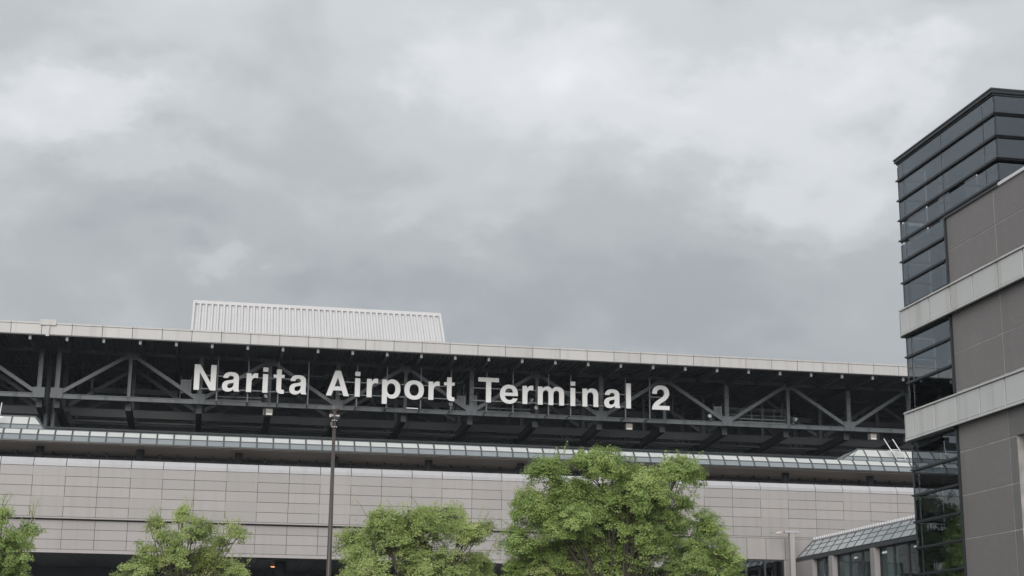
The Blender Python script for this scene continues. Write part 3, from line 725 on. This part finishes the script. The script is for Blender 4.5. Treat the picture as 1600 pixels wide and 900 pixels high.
# ================================================================== glass-roofed walkway
K = thing('covered_walkway', 'low covered walkway with sloping glass roof running from the terminal behind the brown office block', 'walkway', (40, 85, 0))
KO = (-40, -85, 0)
def KP(name, mb, m, parent=None, stuff=False): return mb.build(name, m, parent or K, KO if parent is None else None, stuff)
xe, ze, xr_, zr = 38.2, 9.63, 39.02, 10.68
ya, yb = 66.0, 99.2; PJ = 1.325
sb = MB(); sb.v = [(xe+.06, ya, ze-.02), (xe+.06, yb-.05, ze-.02), (xr_+.05, ya, zr-.03), (xr_+.05, 98.45, zr-.03), (42.4, ya, zr-.03), (42.4, 98.45, zr-.03), (43.2, ya, ze-.02), (43.2, yb-.05, ze-.02)]
sb.f = [(0, 2, 3, 1), (2, 4, 5, 3), (4, 6, 7, 5), (0, 1, 7, 6), (1, 3, 5, 7), (0, 6, 4, 2)]
kroof = KP('glass_roof', sb, 'bar')
ROWT = (0.0, .385, .69, 1.0)
def kp(t, y): return (xe + (xr_-xe)*t, y, ze + (zr-ze)*t)
def yend(t): return yb + (98.5-yb)*t
nj = 25
for i in range(nj):
    y1_, y0_ = yb - i*PJ, yb - (i+1)*PJ
    for r in range(3):
        t0, t1 = ROWT[r]+.022, ROWT[r+1]-.022
        a1, b1 = min(y1_-.045, yend(t0)-.04), min(y1_-.045, yend(t1)-.04)
        q = MB(); q.slab([kp(t0, a1), kp(t0, y0_+.045), kp(t1, y0_+.045), kp(t1, b1)], .02); KP('roof_pane', q, 'pane_pale', kroof)
    q = MB(); q.beam(kp(-.01, y0_), kp(1.0, y0_), .07, .06, (-1, 0, 1)); KP('glazing_bar', q, 'bar', kroof)
q = MB(); q.beam(kp(0, yend(0)), kp(1, yend(1)), .10, .08, (-1, 0, 1)); KP('hip_bar', q, 'bar', kroof)
q = MB(); q.box(xr_-.05, xr_+.12, ya, 98.55, zr-.02, zr+.05); KP('ridge_flashing', q, 'coping', kroof)
q = MB()
for i in range(92):
    y = ya + .2 + i*.35
    q.box(xr_-.10, xr_+.06, y, y+.19, zr+.051, zr+.20)
KP('ridge_studs', q, 'bright', kroof, stuff=True)
q = MB(); q.box(xe, xe+.5, ya, yb+.4, 9.36, 9.60); KP('eave_beam', q, 'steel_dark')
q = MB(); q.box(38.75, 42.8, ya, yb+.5, 9.45, 9.59); KP('ceiling', q, 'blind')
q = MB(); q.box(38.1, 43, ya, yb+.6, 5.0, 5.3); KP('floor', q, 'concrete')
q = MB(); q.box(42.6, 42.8, ya, yb+.5, 0, 9.44); KP('rear_wall', q, 'blind')
q = MB(); q.box(38.2, 38.6, 96.65, 99.9, 0, 9.35); KP('end_wall', q, 'panel_low')
for i in range(5):
    yp = 93.5 - 6.4*i
    q = MB(); q.box(38.16, 38.66, yp-.25, yp+.33, 0, 9.35); KP('pier', q, 'panel')
    top = 96.6 if i == 0 else yp+6.15
    seg = top - (yp+.34)
    wn = 3 if i else 2
    for j in range(wn+1):
        y = yp+.36 + seg*j/wn
        q = MB(); q.box(38.5, 38.64, y-.06, y+.06, 5.3, 9.35); KP('mullion', q, 'column')
    for j in range(wn):
        q = MB(); q.box(38.56, 38.58, yp+.36+seg*j/wn+.065, yp+.36+seg*(j+1)/wn-.065, 5.31, 9.34); KP('window_pane', q, 'glass_clear')
    q = MB(); q.box(38.9, 38.95, yp+.36+seg*.72, yp+.36+seg*.97, 5.31, 9.2); KP('pale_screen', q, 'blind')
    q = MB(); q.box(39.3, 42.5, yp+1.0, yp+5.0, 5.31, 7.6); KP('inner_counter', q, 'steel_dark')
for i in range(6):
    q = MB(); q.box(40.4, 40.6, 70+i*5, 71.3+i*5, 9.36, 9.44); KP('tube_light', q, 'tube')

# ================================================================== OFFICE BLOCK
# drawn larger, then scaled about the camera point; an added plinth fills the gap
EYE_SCALE, EYE_LIFT = .68, .544
O = thing('office_block', 'brown tiled office block with dark banded glass corner at the right edge', 'office block', (36*EYE_SCALE, 50*EYE_SCALE, 0))
OO = (-36*EYE_SCALE, -50*EYE_SCALE, 0)
def OP(name, mb, m, parent=None, stuff=False):
    mb.v = [(x*EYE_SCALE, y*EYE_SCALE, z*EYE_SCALE + EYE_LIFT) for x, y, z in mb.v]
    return mb.build(name, m, parent or O, OO if parent is None else None, stuff)
FX = 28.0
# brown wall: backing whose pale face shows in the joints, then tiles panels
wb = MB(); wb.box(28.012, 28.5, 51.0, 55.36, 0, 19.6).box(28.012, 28.5, 34, 50.99, 10.3, 19.6); ow = OP('tiled_wall', wb, 'sealant')
zs = [(18.275, 19.6), (16.99, 18.23), (14.145, 15.75), (12.64, 14.10), (10.295, 11.3), (8.638, 10.25), (6.998, 8.59), (3.5, 6.953), (0, 3.47)]
for za, zb in zs:
    PIe = lambda y0, y1, m: ow and OP('wall_tile_panel', MB().box(28.0, 28.010, y0, y1, za, zb), m, ow)
    PIe(51.535, 55.34, 'tile')
    if za > 12: 
        for ya_, yb_ in ((47.6, 51.475), (43.6, 47.57), (39.6, 43.57), (35.0, 39.57)): PIe(ya_, yb_, 'tile')
    elif za > 10: PIe(34.0, 51.49, 'tile_grey')
    else: PIe(50.97, 51.49, 'tile_grey')
OP('wall_coping', MB().box(27.93, 28.55, 34, 50.99, 19.601, 19.72), 'bright', ow)
OP('wall_sill', MB().box(27.93, 28.3, 51.0, 55.45, 19.601, 19.70), 'fin', ow)
OP('door_recess', MB().box(30.2, 30.4, 34, 50.9, 0, 10.29).box(28.5, 30.2, 50.7, 50.96, 0, 10.29), 'inner')
OP('plinth', MB().box(28.1, 45.9, 34.1, 59.3, -.8, -.01), 'concrete')  # base added to close the gap under the lifted block
OP('near_wall', MB().box(28.5, 46, 33.9, 34.2, 0, 19.6), 'tile')
OP('terrace_floor', MB().box(28.5, 46, 34.2, 55, 19.2, 19.4), 'concrete')
OP('core_wall', MB().box(33.2, 45.8, 54.9, 55.2, 0, 19.19).box(33.2, 33.4, 55.2, 59.0, 0, 23.0).box(32.2, 45.8, 53.6, 53.9, 19.41, 23.0), 'inner')
OP('east_wall', MB().box(45.8, 46, 34.2, 59.5, 0, 19.19), 'tile')
OP('roof', MB().box(28.1, 46, 51.1, 59.4, 23.0, 23.3), 'inner')
for z in (4.6, 11.4, 16.9): OP('floor_slab', MB().box(28.15, 33.1, 55.4, 59.3, z-.25, z), 'inner')
OP('floor_slab', MB().box(28.15, 45, 51.1, 59.3, 19.41, 19.55), 'inner')
OP('inner_column', MB().box(29.0, 29.35, 58.6, 58.95, 0, 23), 'cabinet')
# white bands
for zb, zt in ((15.66, 16.77), (11.27, 12.45)):
    bb = OP('spandrel_band', MB().box(27.82, 28.06, 34, 59.38, zb+.02, zt-.02).box(28.06, 46, 59.52, 59.62, zb+.02, zt-.02), 'joint')
    js = [59.46, 58.64, 56.76, 54.90, 53.03, 51.09, 49.22, 47.85, 45.95, 44.05, 42.1, 40.2, 38.3, 36.4, 34.0]
    for a, c in zip(js[1:], js[:-1]):
        OP('band_panel', MB().box(27.74, 27.815, a+.05, c-.05, zb+.12, zt-.09), 'band', bb)
        OP('band_lip', MB().box(27.68, 27.80, a+.005, c-.005, zt-.06, zt), 'band', bb)
        OP('band_drip', MB().box(27.70, 27.80, a+.005, c-.005, zb, zb+.09), 'band', bb)
    for a in range(9):
        OP('band_panel', MB().box(27.83+a*2, 29.79+a*2, 59.63, 59.7, zb+.03, zt-.03), 'band', bb)
# curtain wall left face + returns
def fin(z, y0, y1, near=True, lower=False):
    f = MB(); f.box(27.89, 28.02, y0, y1, z-.026, z+.026)
    if near: f.box(28.02, 46, y0, y0+.32, z-.026, z+.026)
    if not lower or True: f.box(28.02, 46, y1-.3, y1, z-.026, z+.026)
    ff = OP('fin', f, 'fin_light')
    f = MB(); f.box(27.90, 28.03, y0+.1, y1-.1, z-.065, z-.027)
    if near: f.box(28.03, 46, y0+.1, y0+.33, z-.065, z-.027)
    OP('fin_soffit', f, 'fin', ff)
def panes(z0, z1, ys, near=False):
    for a, c in zip(ys[1:], ys[:-1]):
        OP('window_pane', MB().box(27.99, 28.01, a+.02, c-.02, z0, z1), 'glass')
        OP('mullion', MB().box(27.983, 28.10, c-.018, c+.018, z0, z1), 'fin')
    if near:
        for i in range(12):
            x = 28.05 + i*1.5
            OP('window_pane', MB().box(x, x+1.46, 51.0, 51.02, z0, z1), 'glass'); OP('mullion', MB().box(x-.04, x, 51.0, 51.08, z0, z1), 'fin')
    for i in range(4):
        x = 28.05 + i*1.2
        OP('window_pane', MB().box(x, x+1.15, 59.46, 59.48, z0, z1), 'glass')
    # far face: solid with one clear opening
    if near: OP('far_wall', MB().box(30.3, 31.0, 59.40, 59.5, z0, z1).box(32.6, 45.8, 59.40, 59.5, z0, z1), 'fin')
    else: OP('far_wall', MB().box(30.45, 33.2, 59.40, 59.5, z0, z1), 'fin')
ft = [23.36, 22.46, 21.57, 20.69, 19.80, 18.88, 17.96]
for i, z in enumerate(ft):
    if i == 0: continue
    fin(z, 50.80 if z > 19.75 else 55.42, 59.56, z > 19.75)
for zt, zb in zip(ft[:3], ft[1:4]): panes(zb+.04, zt-.07, [59.44, 59.0, 55.4, 51.9, 51.04], True)
panes(19.86, 20.51, [59.44, 59.0, 55.4, 51.9, 51.04], True)
panes(18.92, 19.62, [59.44, 59.0, 55.46]); panes(18.0, 18.81, [59.44, 59.0, 55.46]); panes(16.98, 17.89, [59.44, 59.0, 55.46])
cp = OP('roof_cap', MB().box(27.88, 46, 50.88, 59.58, 23.25, 23.37), 'fin')
OP('cap_trim', MB().box(27.85, 46, 50.85, 59.61, 23.371, 23.43), 'fin_light', cp)
OP('cap_soffit', MB().box(27.95, 46, 50.95, 59.54, 23.18, 23.249), 'fin', cp)
for z in (14.79, 13.71): fin(z, 55.42, 59.54, False)
for a, c in ((14.83, 15.60), (13.75, 14.72), (12.62, 13.64)): panes(a, c, [59.44, 59.0, 55.46])
OP('window_head', MB().box(27.80, 28.1, 55.42, 59.6, 15.62, 15.80), 'fin')
for z in (10.1, 9.07, 8.0, 6.97, 5.93, 4.9, 3.9, 2.9, 1.9): fin(z, 55.42, 59.54, False)
lz = [11.2, 10.1, 9.07, 8.0, 6.97, 5.93, 4.9, 3.9, 2.9, 1.9, .1]
for c, a in zip(lz[:-1], lz[1:]): panes(a+.04, c-.07, [59.44, 59.0, 55.46])
OP('window_head', MB().box(27.80, 28.1, 55.42, 59.6, 11.20, 11.36), 'fin')
for z0, z1 in ((16.93, 19.6), (12.58, 15.6), (0, 11.2)):
    OP('window_jamb', MB().box(27.92, 28.1, 55.37, 55.45, z0, z1), 'fin')
    OP('corner_post', MB().box(27.98, 28.05, 59.44, 59.51, z0, z1), 'fin_light')
OP('corner_post', MB().box(27.98, 28.05, 59.44, 59.51, 19.7, 23.05), 'fin_light')

# ================================================================== STREET LAMP
LP = thing('street_lamp', 'tall brown-grey lamp post with flat octagonal head between the trees', 'street lamp', (3.15, 42.5, 0))
HT = 8.80
b = MB(); b.tube([(0, 0, .13), (0, 0, 4), (0, 0, HT-.25)], [.092, .070, .042], 14); b.build('lamp_pole', 'pole', LP, smooth=True)
b = MB(); b.tube([(0, 0, .13), (0, 0, .5)], .15, 12); b.build('pole_base', 'pole', LP)
b = MB(); b.tube([(0, 0, HT-.06), (0, 0, HT-.02), (0, 0, HT+.04), (0, 0, HT+.06)], [.07, .115, .12, .10], 8); b.build('lamp_head', 'pole_head', LP)
b = MB(); b.tube([(0, 0, HT-.25), (0, 0, HT-.06)], [.042, .055], 10); b.build('neck', 'pole', LP)
for s_ in (-1, 1):
    b = MB(); b.tube([(s_*.03, -.03, HT-.19), (s_*.10, -.07, HT-.20), (s_*.125, -.085, HT-.20)], [.02, .045 if s_ < 0 else .03, .05 if s_ < 0 else .03], 10); b.build('side_lamp', 'pink', LP)
for z in (HT-.32, HT-.50):
    b = MB(); b.tube([(0, 0, z-.02), (0, 0, z+.02)], .062, 12); cl_ = b.build('clamp', 'pole_head', LP)
    for a_ in (-2.6, -1.57, -.5):
        q = MB(); q.tube([(.062*math.cos(a_), .062*math.sin(a_), z), (.085*math.cos(a_), .085*math.sin(a_), z)], .012, 6); q.build('clamp_bolt', 'bright', cl_)
b = MB(); b.box(-.11, -.05, -.05, .03, HT-.47, HT-.36); b.build('control_box', 'steel', LP)

# ================================================================== TREES
def tree(name_label, base, lobes, seed, leafmat, dens=1.0, leaf=.066, openness=0.0, trunk_r=.16, depth=1.0):
    rng = np.random.default_rng(seed)
    t = thing('broadleaf_tree', name_label, 'tree', (base[0], base[1], 0), 'trees in front of the terminal')
    fork = Vector((0, 0, 2.0))
    tb = MB(); tb.tube([(0, 0, 0), (.03, 0, .8), (0, .02, 1.5), (0, 0, 2.05)], [trunk_r*1.35, trunk_r*1.05, trunk_r, trunk_r*.95], 12); tb.build('trunk', 'bark', t, smooth=True)
    tw = MB(); V = []; TONE = []
    for li, (lx, lz, rx, rz) in enumerate(lobes):
        ry = min(rx*1.0, 1.3)*depth
        ly = float(rng.uniform(-.9, .9))*depth if li else 0.0
        ctr = Vector((lx, ly, lz))
        # limb from the fork, upright first then leaning out
        h = ctr - fork
        a = fork + Vector((h.x*.22, h.y*.22, h.z*.38)); bq = fork + Vector((h.x*.58, h.y*.58, h.z*.72)); e = ctr + Vector((0, 0, rz*.35))
        jit = lambda s: Vector(rng.normal(0, s, 3))
        pts = [fork, a+jit(.05), bq+jit(.08), e]
        fine_pts = []
        for i in range(13):
            u = i/12; k = min(int(u*3), 2); f = u*3-k
            p0, p1, p2, p3 = pts[max(k-1, 0)], pts[k], pts[k+1], pts[min(k+2, 3)]
            fine_pts.append(.5*((2*p1)+(p2-p0)*f+(2*p0-5*p1+4*p2-p3)*f*f+(3*p1-p0-3*p2+p3)*f**3))
        r0 = trunk_r*(.24+.10*min(rx, 1.5))
        lm = MB(); lm.tube(fine_pts, [r0*(1-.9*i/12)+.008 for i in range(13)], 7); lm.build('limb', 'bark', t, smooth=True)
        area = rx*rz + rx*ry + ry*rz
        n = max(int(area*19.0*dens), 8)
        tone0 = rng.uniform(-.08, .08)
        boughs = []
        for k in range(max(5, int(area*2.6))):
            d = rng.normal(0, 1, 3); d /= np.linalg.norm(d); d[2] = abs(d[2])*.8+.1
            tip = ctr + Vector((d[0]*rx*.75, d[1]*ry*.75, d[2]*rz*.75))
            s0 = fine_pts[int(rng.integers(4, 12))]
            midp = s0.lerp(tip, .5) + Vector((0, 0, -.08)) + jit(.06)
            boughs.append((s0, midp, tip)); tw.tube([s0, midp, tip], [.026, .016, .007], 5, False)
        for k in range(n):
            # a pad: a flat, drooping fan of tufts at the end of a bough
            d = rng.normal(0, 1, 3); d /= np.linalg.norm(d)
            if d[2] < -.5: d[2] *= -1
            rr = rng.uniform(.25, 1.0)
            c = np.array([lx+d[0]*rx*rr, ly+d[1]*ry*rr, lz+d[2]*rz*rr])
            cv = Vector(c)
            s0, mp_, tip = min(boughs, key=lambda q: (q[1]-cv).length)
            st = mp_.lerp(tip, float(rng.uniform(0, .9)))
            tw.tube([st, st.lerp(cv, .55)+Vector((0, 0, .05)), cv], [.012, .008, .004], 4, False)
            RP = rng.uniform(.18, .40)*(1 if rx > .5 else .68)
            nrm = np.array([d[0]*.8, d[1]*.8, 1.0]) + rng.normal(0, .25, 3); nrm /= np.linalg.norm(nrm)
            u = np.cross(nrm, [0, 1, .1]); u /= np.linalg.norm(u); v = np.cross(nrm, u)
            ptone = rng.normal(0, .15) + (.22 if rng.random() < .07 else 0)
            for q_ in range(max(4, int(11*(RP/.34)**1.6))):
                a_ = rng.uniform(0, 2*np.pi); r_ = RP*math.sqrt(rng.uniform(0, 1))*rng.uniform(.8, 1.25)
                tc_ = c + u*r_*math.cos(a_) + v*r_*math.sin(a_) + nrm*(rng.normal(0, .07) - .22*r_*r_/RP)
                if rng.random() < .35: tw.tube([cv, Vector(tc_)], [.005, .002], 3, False)
                m_ = int(rng.integers(30, 52)); RT = rng.uniform(.09, .17)
                w = rng.normal(0, 1, (m_, 3)); w /= np.linalg.norm(w, axis=1)[:, None]; w *= RT*np.cbrt(rng.uniform(.1, 1, m_))[:, None]
                w[:, 2] = w[:, 2]*.75 - .35*(w[:, 0]**2+w[:, 1]**2)/RT
                pos = tc_ + w
                ln = nrm + w/RT*.45 + rng.normal(0, .28, (m_, 3)); ln /= np.linalg.norm(ln, axis=1)[:, None]
                dirs = w*np.array([1, 1, .4])/RT + rng.normal(0, .5, (m_, 3)); dirs[:, 2] -= .25
                dirs -= ln*np.sum(dirs*ln, 1)[:, None]; dirs /= np.linalg.norm(dirs, axis=1)[:, None]
                sd_ = np.cross(ln, dirs)
                L = leaf*rng.uniform(.65, 1.25, m_)[:, None]; Wd = L*.55
                quad = np.stack([pos, pos+dirs*L*.45+sd_*Wd*.5-ln*L*.06, pos+dirs*L, pos+dirs*L*.45-sd_*Wd*.5-ln*L*.06], 1)
                V.append(quad.reshape(-1, 3))
                tt = np.clip(.45+tone0+ptone+rng.normal(0, .05)+rng.normal(0, .05, m_), 0, 1)
                TONE.append(np.repeat(tt, 4))
    for k in range(int(14 + 16*dens)):
        lx, lz, rx, rz = lobes[int(rng.integers(0, len(lobes)-1))]
        p0 = np.array([lx+rng.uniform(-.7, .7)*rx, rng.uniform(-.8, .8)*depth, lz+rz*.55]); lean = rng.normal(0, .22, 2)
        hgt = rng.uniform(.3, .65)
        tw.tube([Vector(p0), Vector(p0+np.array([lean[0]*.4, lean[1]*.4, hgt*.55])), Vector(p0+np.array([lean[0], lean[1], hgt]))], [.007, .005, .002], 4, False)
        m_ = int(rng.integers(26, 60)); f_ = rng.uniform(.25, 1.05, m_)[:, None]
        pos = p0 + np.array([lean[0], lean[1], hgt])*f_ + rng.normal(0, .05, (m_, 3))
        ln = rng.normal(0, .5, (m_, 3)) + np.array([0, -.3, .8]); ln /= np.linalg.norm(ln, axis=1)[:, None]
        dirs = rng.normal(0, 1, (m_, 3)); dirs -= ln*np.sum(dirs*ln, 1)[:, None]; dirs /= np.linalg.norm(dirs, axis=1)[:, None]
        sd_ = np.cross(ln, dirs); L = leaf*rng.uniform(.6, 1.15, m_)[:, None]; Wd = L*.5
        V.append(np.stack([pos, pos+dirs*L*.45+sd_*Wd*.5, pos+dirs*L, pos+dirs*L*.45-sd_*Wd*.5], 1).reshape(-1, 3))
        TONE.append(np.repeat(np.clip(rng.normal(.62, .12)+rng.normal(0, .05, m_), 0, 1), 4))
    tw.build('twigs', 'bark', t, stuff=True)
    V = np.concatenate(V); TONE = np.concatenate(TONE); nq = len(V)//4
    me = bpy.data.meshes.new('foliage'); me.vertices.add(len(V)); me.vertices.foreach_set('co', V.astype(np.float32).ravel())
    me.loops.add(len(V)); me.loops.foreach_set('vertex_index', np.arange(len(V), dtype=np.int32))
    me.polygons.add(nq); me.polygons.foreach_set('loop_start', np.arange(0, len(V), 4, dtype=np.int32)); me.polygons.foreach_set('loop_total', np.full(nq, 4, dtype=np.int32))
    at = me.attributes.new('tone', 'FLOAT', 'POINT'); at.data.foreach_set('value', TONE.astype(np.float32))
    me.materials.append(MT[leafmat]); me.update(); me.validate()
    inst('foliage', me, t, None, True)
    print('tree', nq)
    return t
tree('large dense green tree right of centre, its crown reaching the glass canopy', (12.03, 46.0),
     [(-0.55,7.9,1.15,0.66),(-2.2,7.68,0.72,0.62),(1.95,7.72,0.75,0.66),(0.71,7.45,0.8,0.5),(-2.65,6.55,0.78,0.80),(-1.5,6.9,.9,.7),(-0.7,6.5,1.5,1.0),(1.50,6.55,1.2,1.0),(0.5,7.0,1.1,.7),(2.85,6.05,0.64,0.75),(-2.95,5.55,0.65,0.8),(-0.31,5.07,1.9,1.1),(2.4,5.13,1.05,0.9),(-2.0,5.0,1.1,0.8),(-2.75,4.7,.7,.6),(3.15,5.1,.55,.75),(.9,5.6,1.2,.9),(-1.7,6.0,1.0,.8)], 12, 'leaf', 1.1, trunk_r=.2)
tree('round yellow-green tree just right of the lamp post', (6.42, 50.0),
     [(-1.05,6.45,0.8,0.46),(0.75,6.62,1.15,0.50),(0.01,6.4,0.83,0.50),(-1.9,5.75,0.75,0.55),(-0.18,5.8,1.3,0.6),(1.75,6.05,0.75,0.62),(-1.6,4.95,1.0,0.62),(0.66,5.03,1.4,0.7),(2.05,5.1,0.65,0.62),(-0.14,4.21,1.9,0.8),(-.6,6.15,1.0,.45)], 24, 'leaf2', .95, trunk_r=.17)
tree('sparse young tree with thin bare twigs left of the lamp post', (-.94, 52.0),
     [(0.02,6.62,0.36,0.40),(-0.83,6.36,0.27,0.26),(0.38,6.1,0.7,0.5),(-0.45,5.8,0.5,0.5),(1.75,6.2,0.42,0.32),(1.27,5.9,0.35,0.3),(-1.11,5.45,0.45,0.45),(0.18,5.4,1.1,0.6),(-1.15,4.85,0.65,0.5),(1.15,5.0,0.85,0.5),(1.85,4.85,0.42,0.32),(0.16,4.17,1.8,0.8)], 37, 'leaf2', .68, openness=1, trunk_r=.13)
tree('green tree cut off by the left edge of the picture', (-6.43, 50.0),
     [(0.15,6.3,0.34,0.38),(0.95,6.0,0.42,0.30),(0.5,5.35,0.85,0.6),(0.3,4.65,0.9,0.7),(-0.57,5.4,1.1,0.95),(0.12,3.96,1.25,1.0)], 51, 'leaf', .75, trunk_r=.15)
tree('darker tree seen through the gaps behind the large tree', (12.6, 53.0),
     [(0,7.6,1.0,.7),(-1.1,7.0,.9,.7),(1.1,7.1,.9,.7),(0,6.3,1.7,.9),(-1.1,5.3,1.3,.8),(1.2,5.3,1.3,.8),(0,4.3,1.6,.8)], 63, 'leaf3', .5, leaf=.11, trunk_r=.15)

# ================================================================== thin damp air
hz = MB(); hz.box(-720, 720, -720, 720, -1, 31)
hm = bpy.data.materials.new('thin_haze'); hm.use_nodes = True; ht = hm.node_tree; ht.nodes.clear()
hv = ht.nodes.new('ShaderNodeVolumePrincipled'); hv.inputs['Color'].default_value = (.86, .93, 1, 1); hv.inputs['Density'].default_value = .00018
ho = ht.nodes.new('ShaderNodeOutputMaterial'); ht.links.new(hv.outputs[0], ho.inputs['Volume'])
MT['haze'] = hm
hz.build('haze', 'haze', None, None, True)
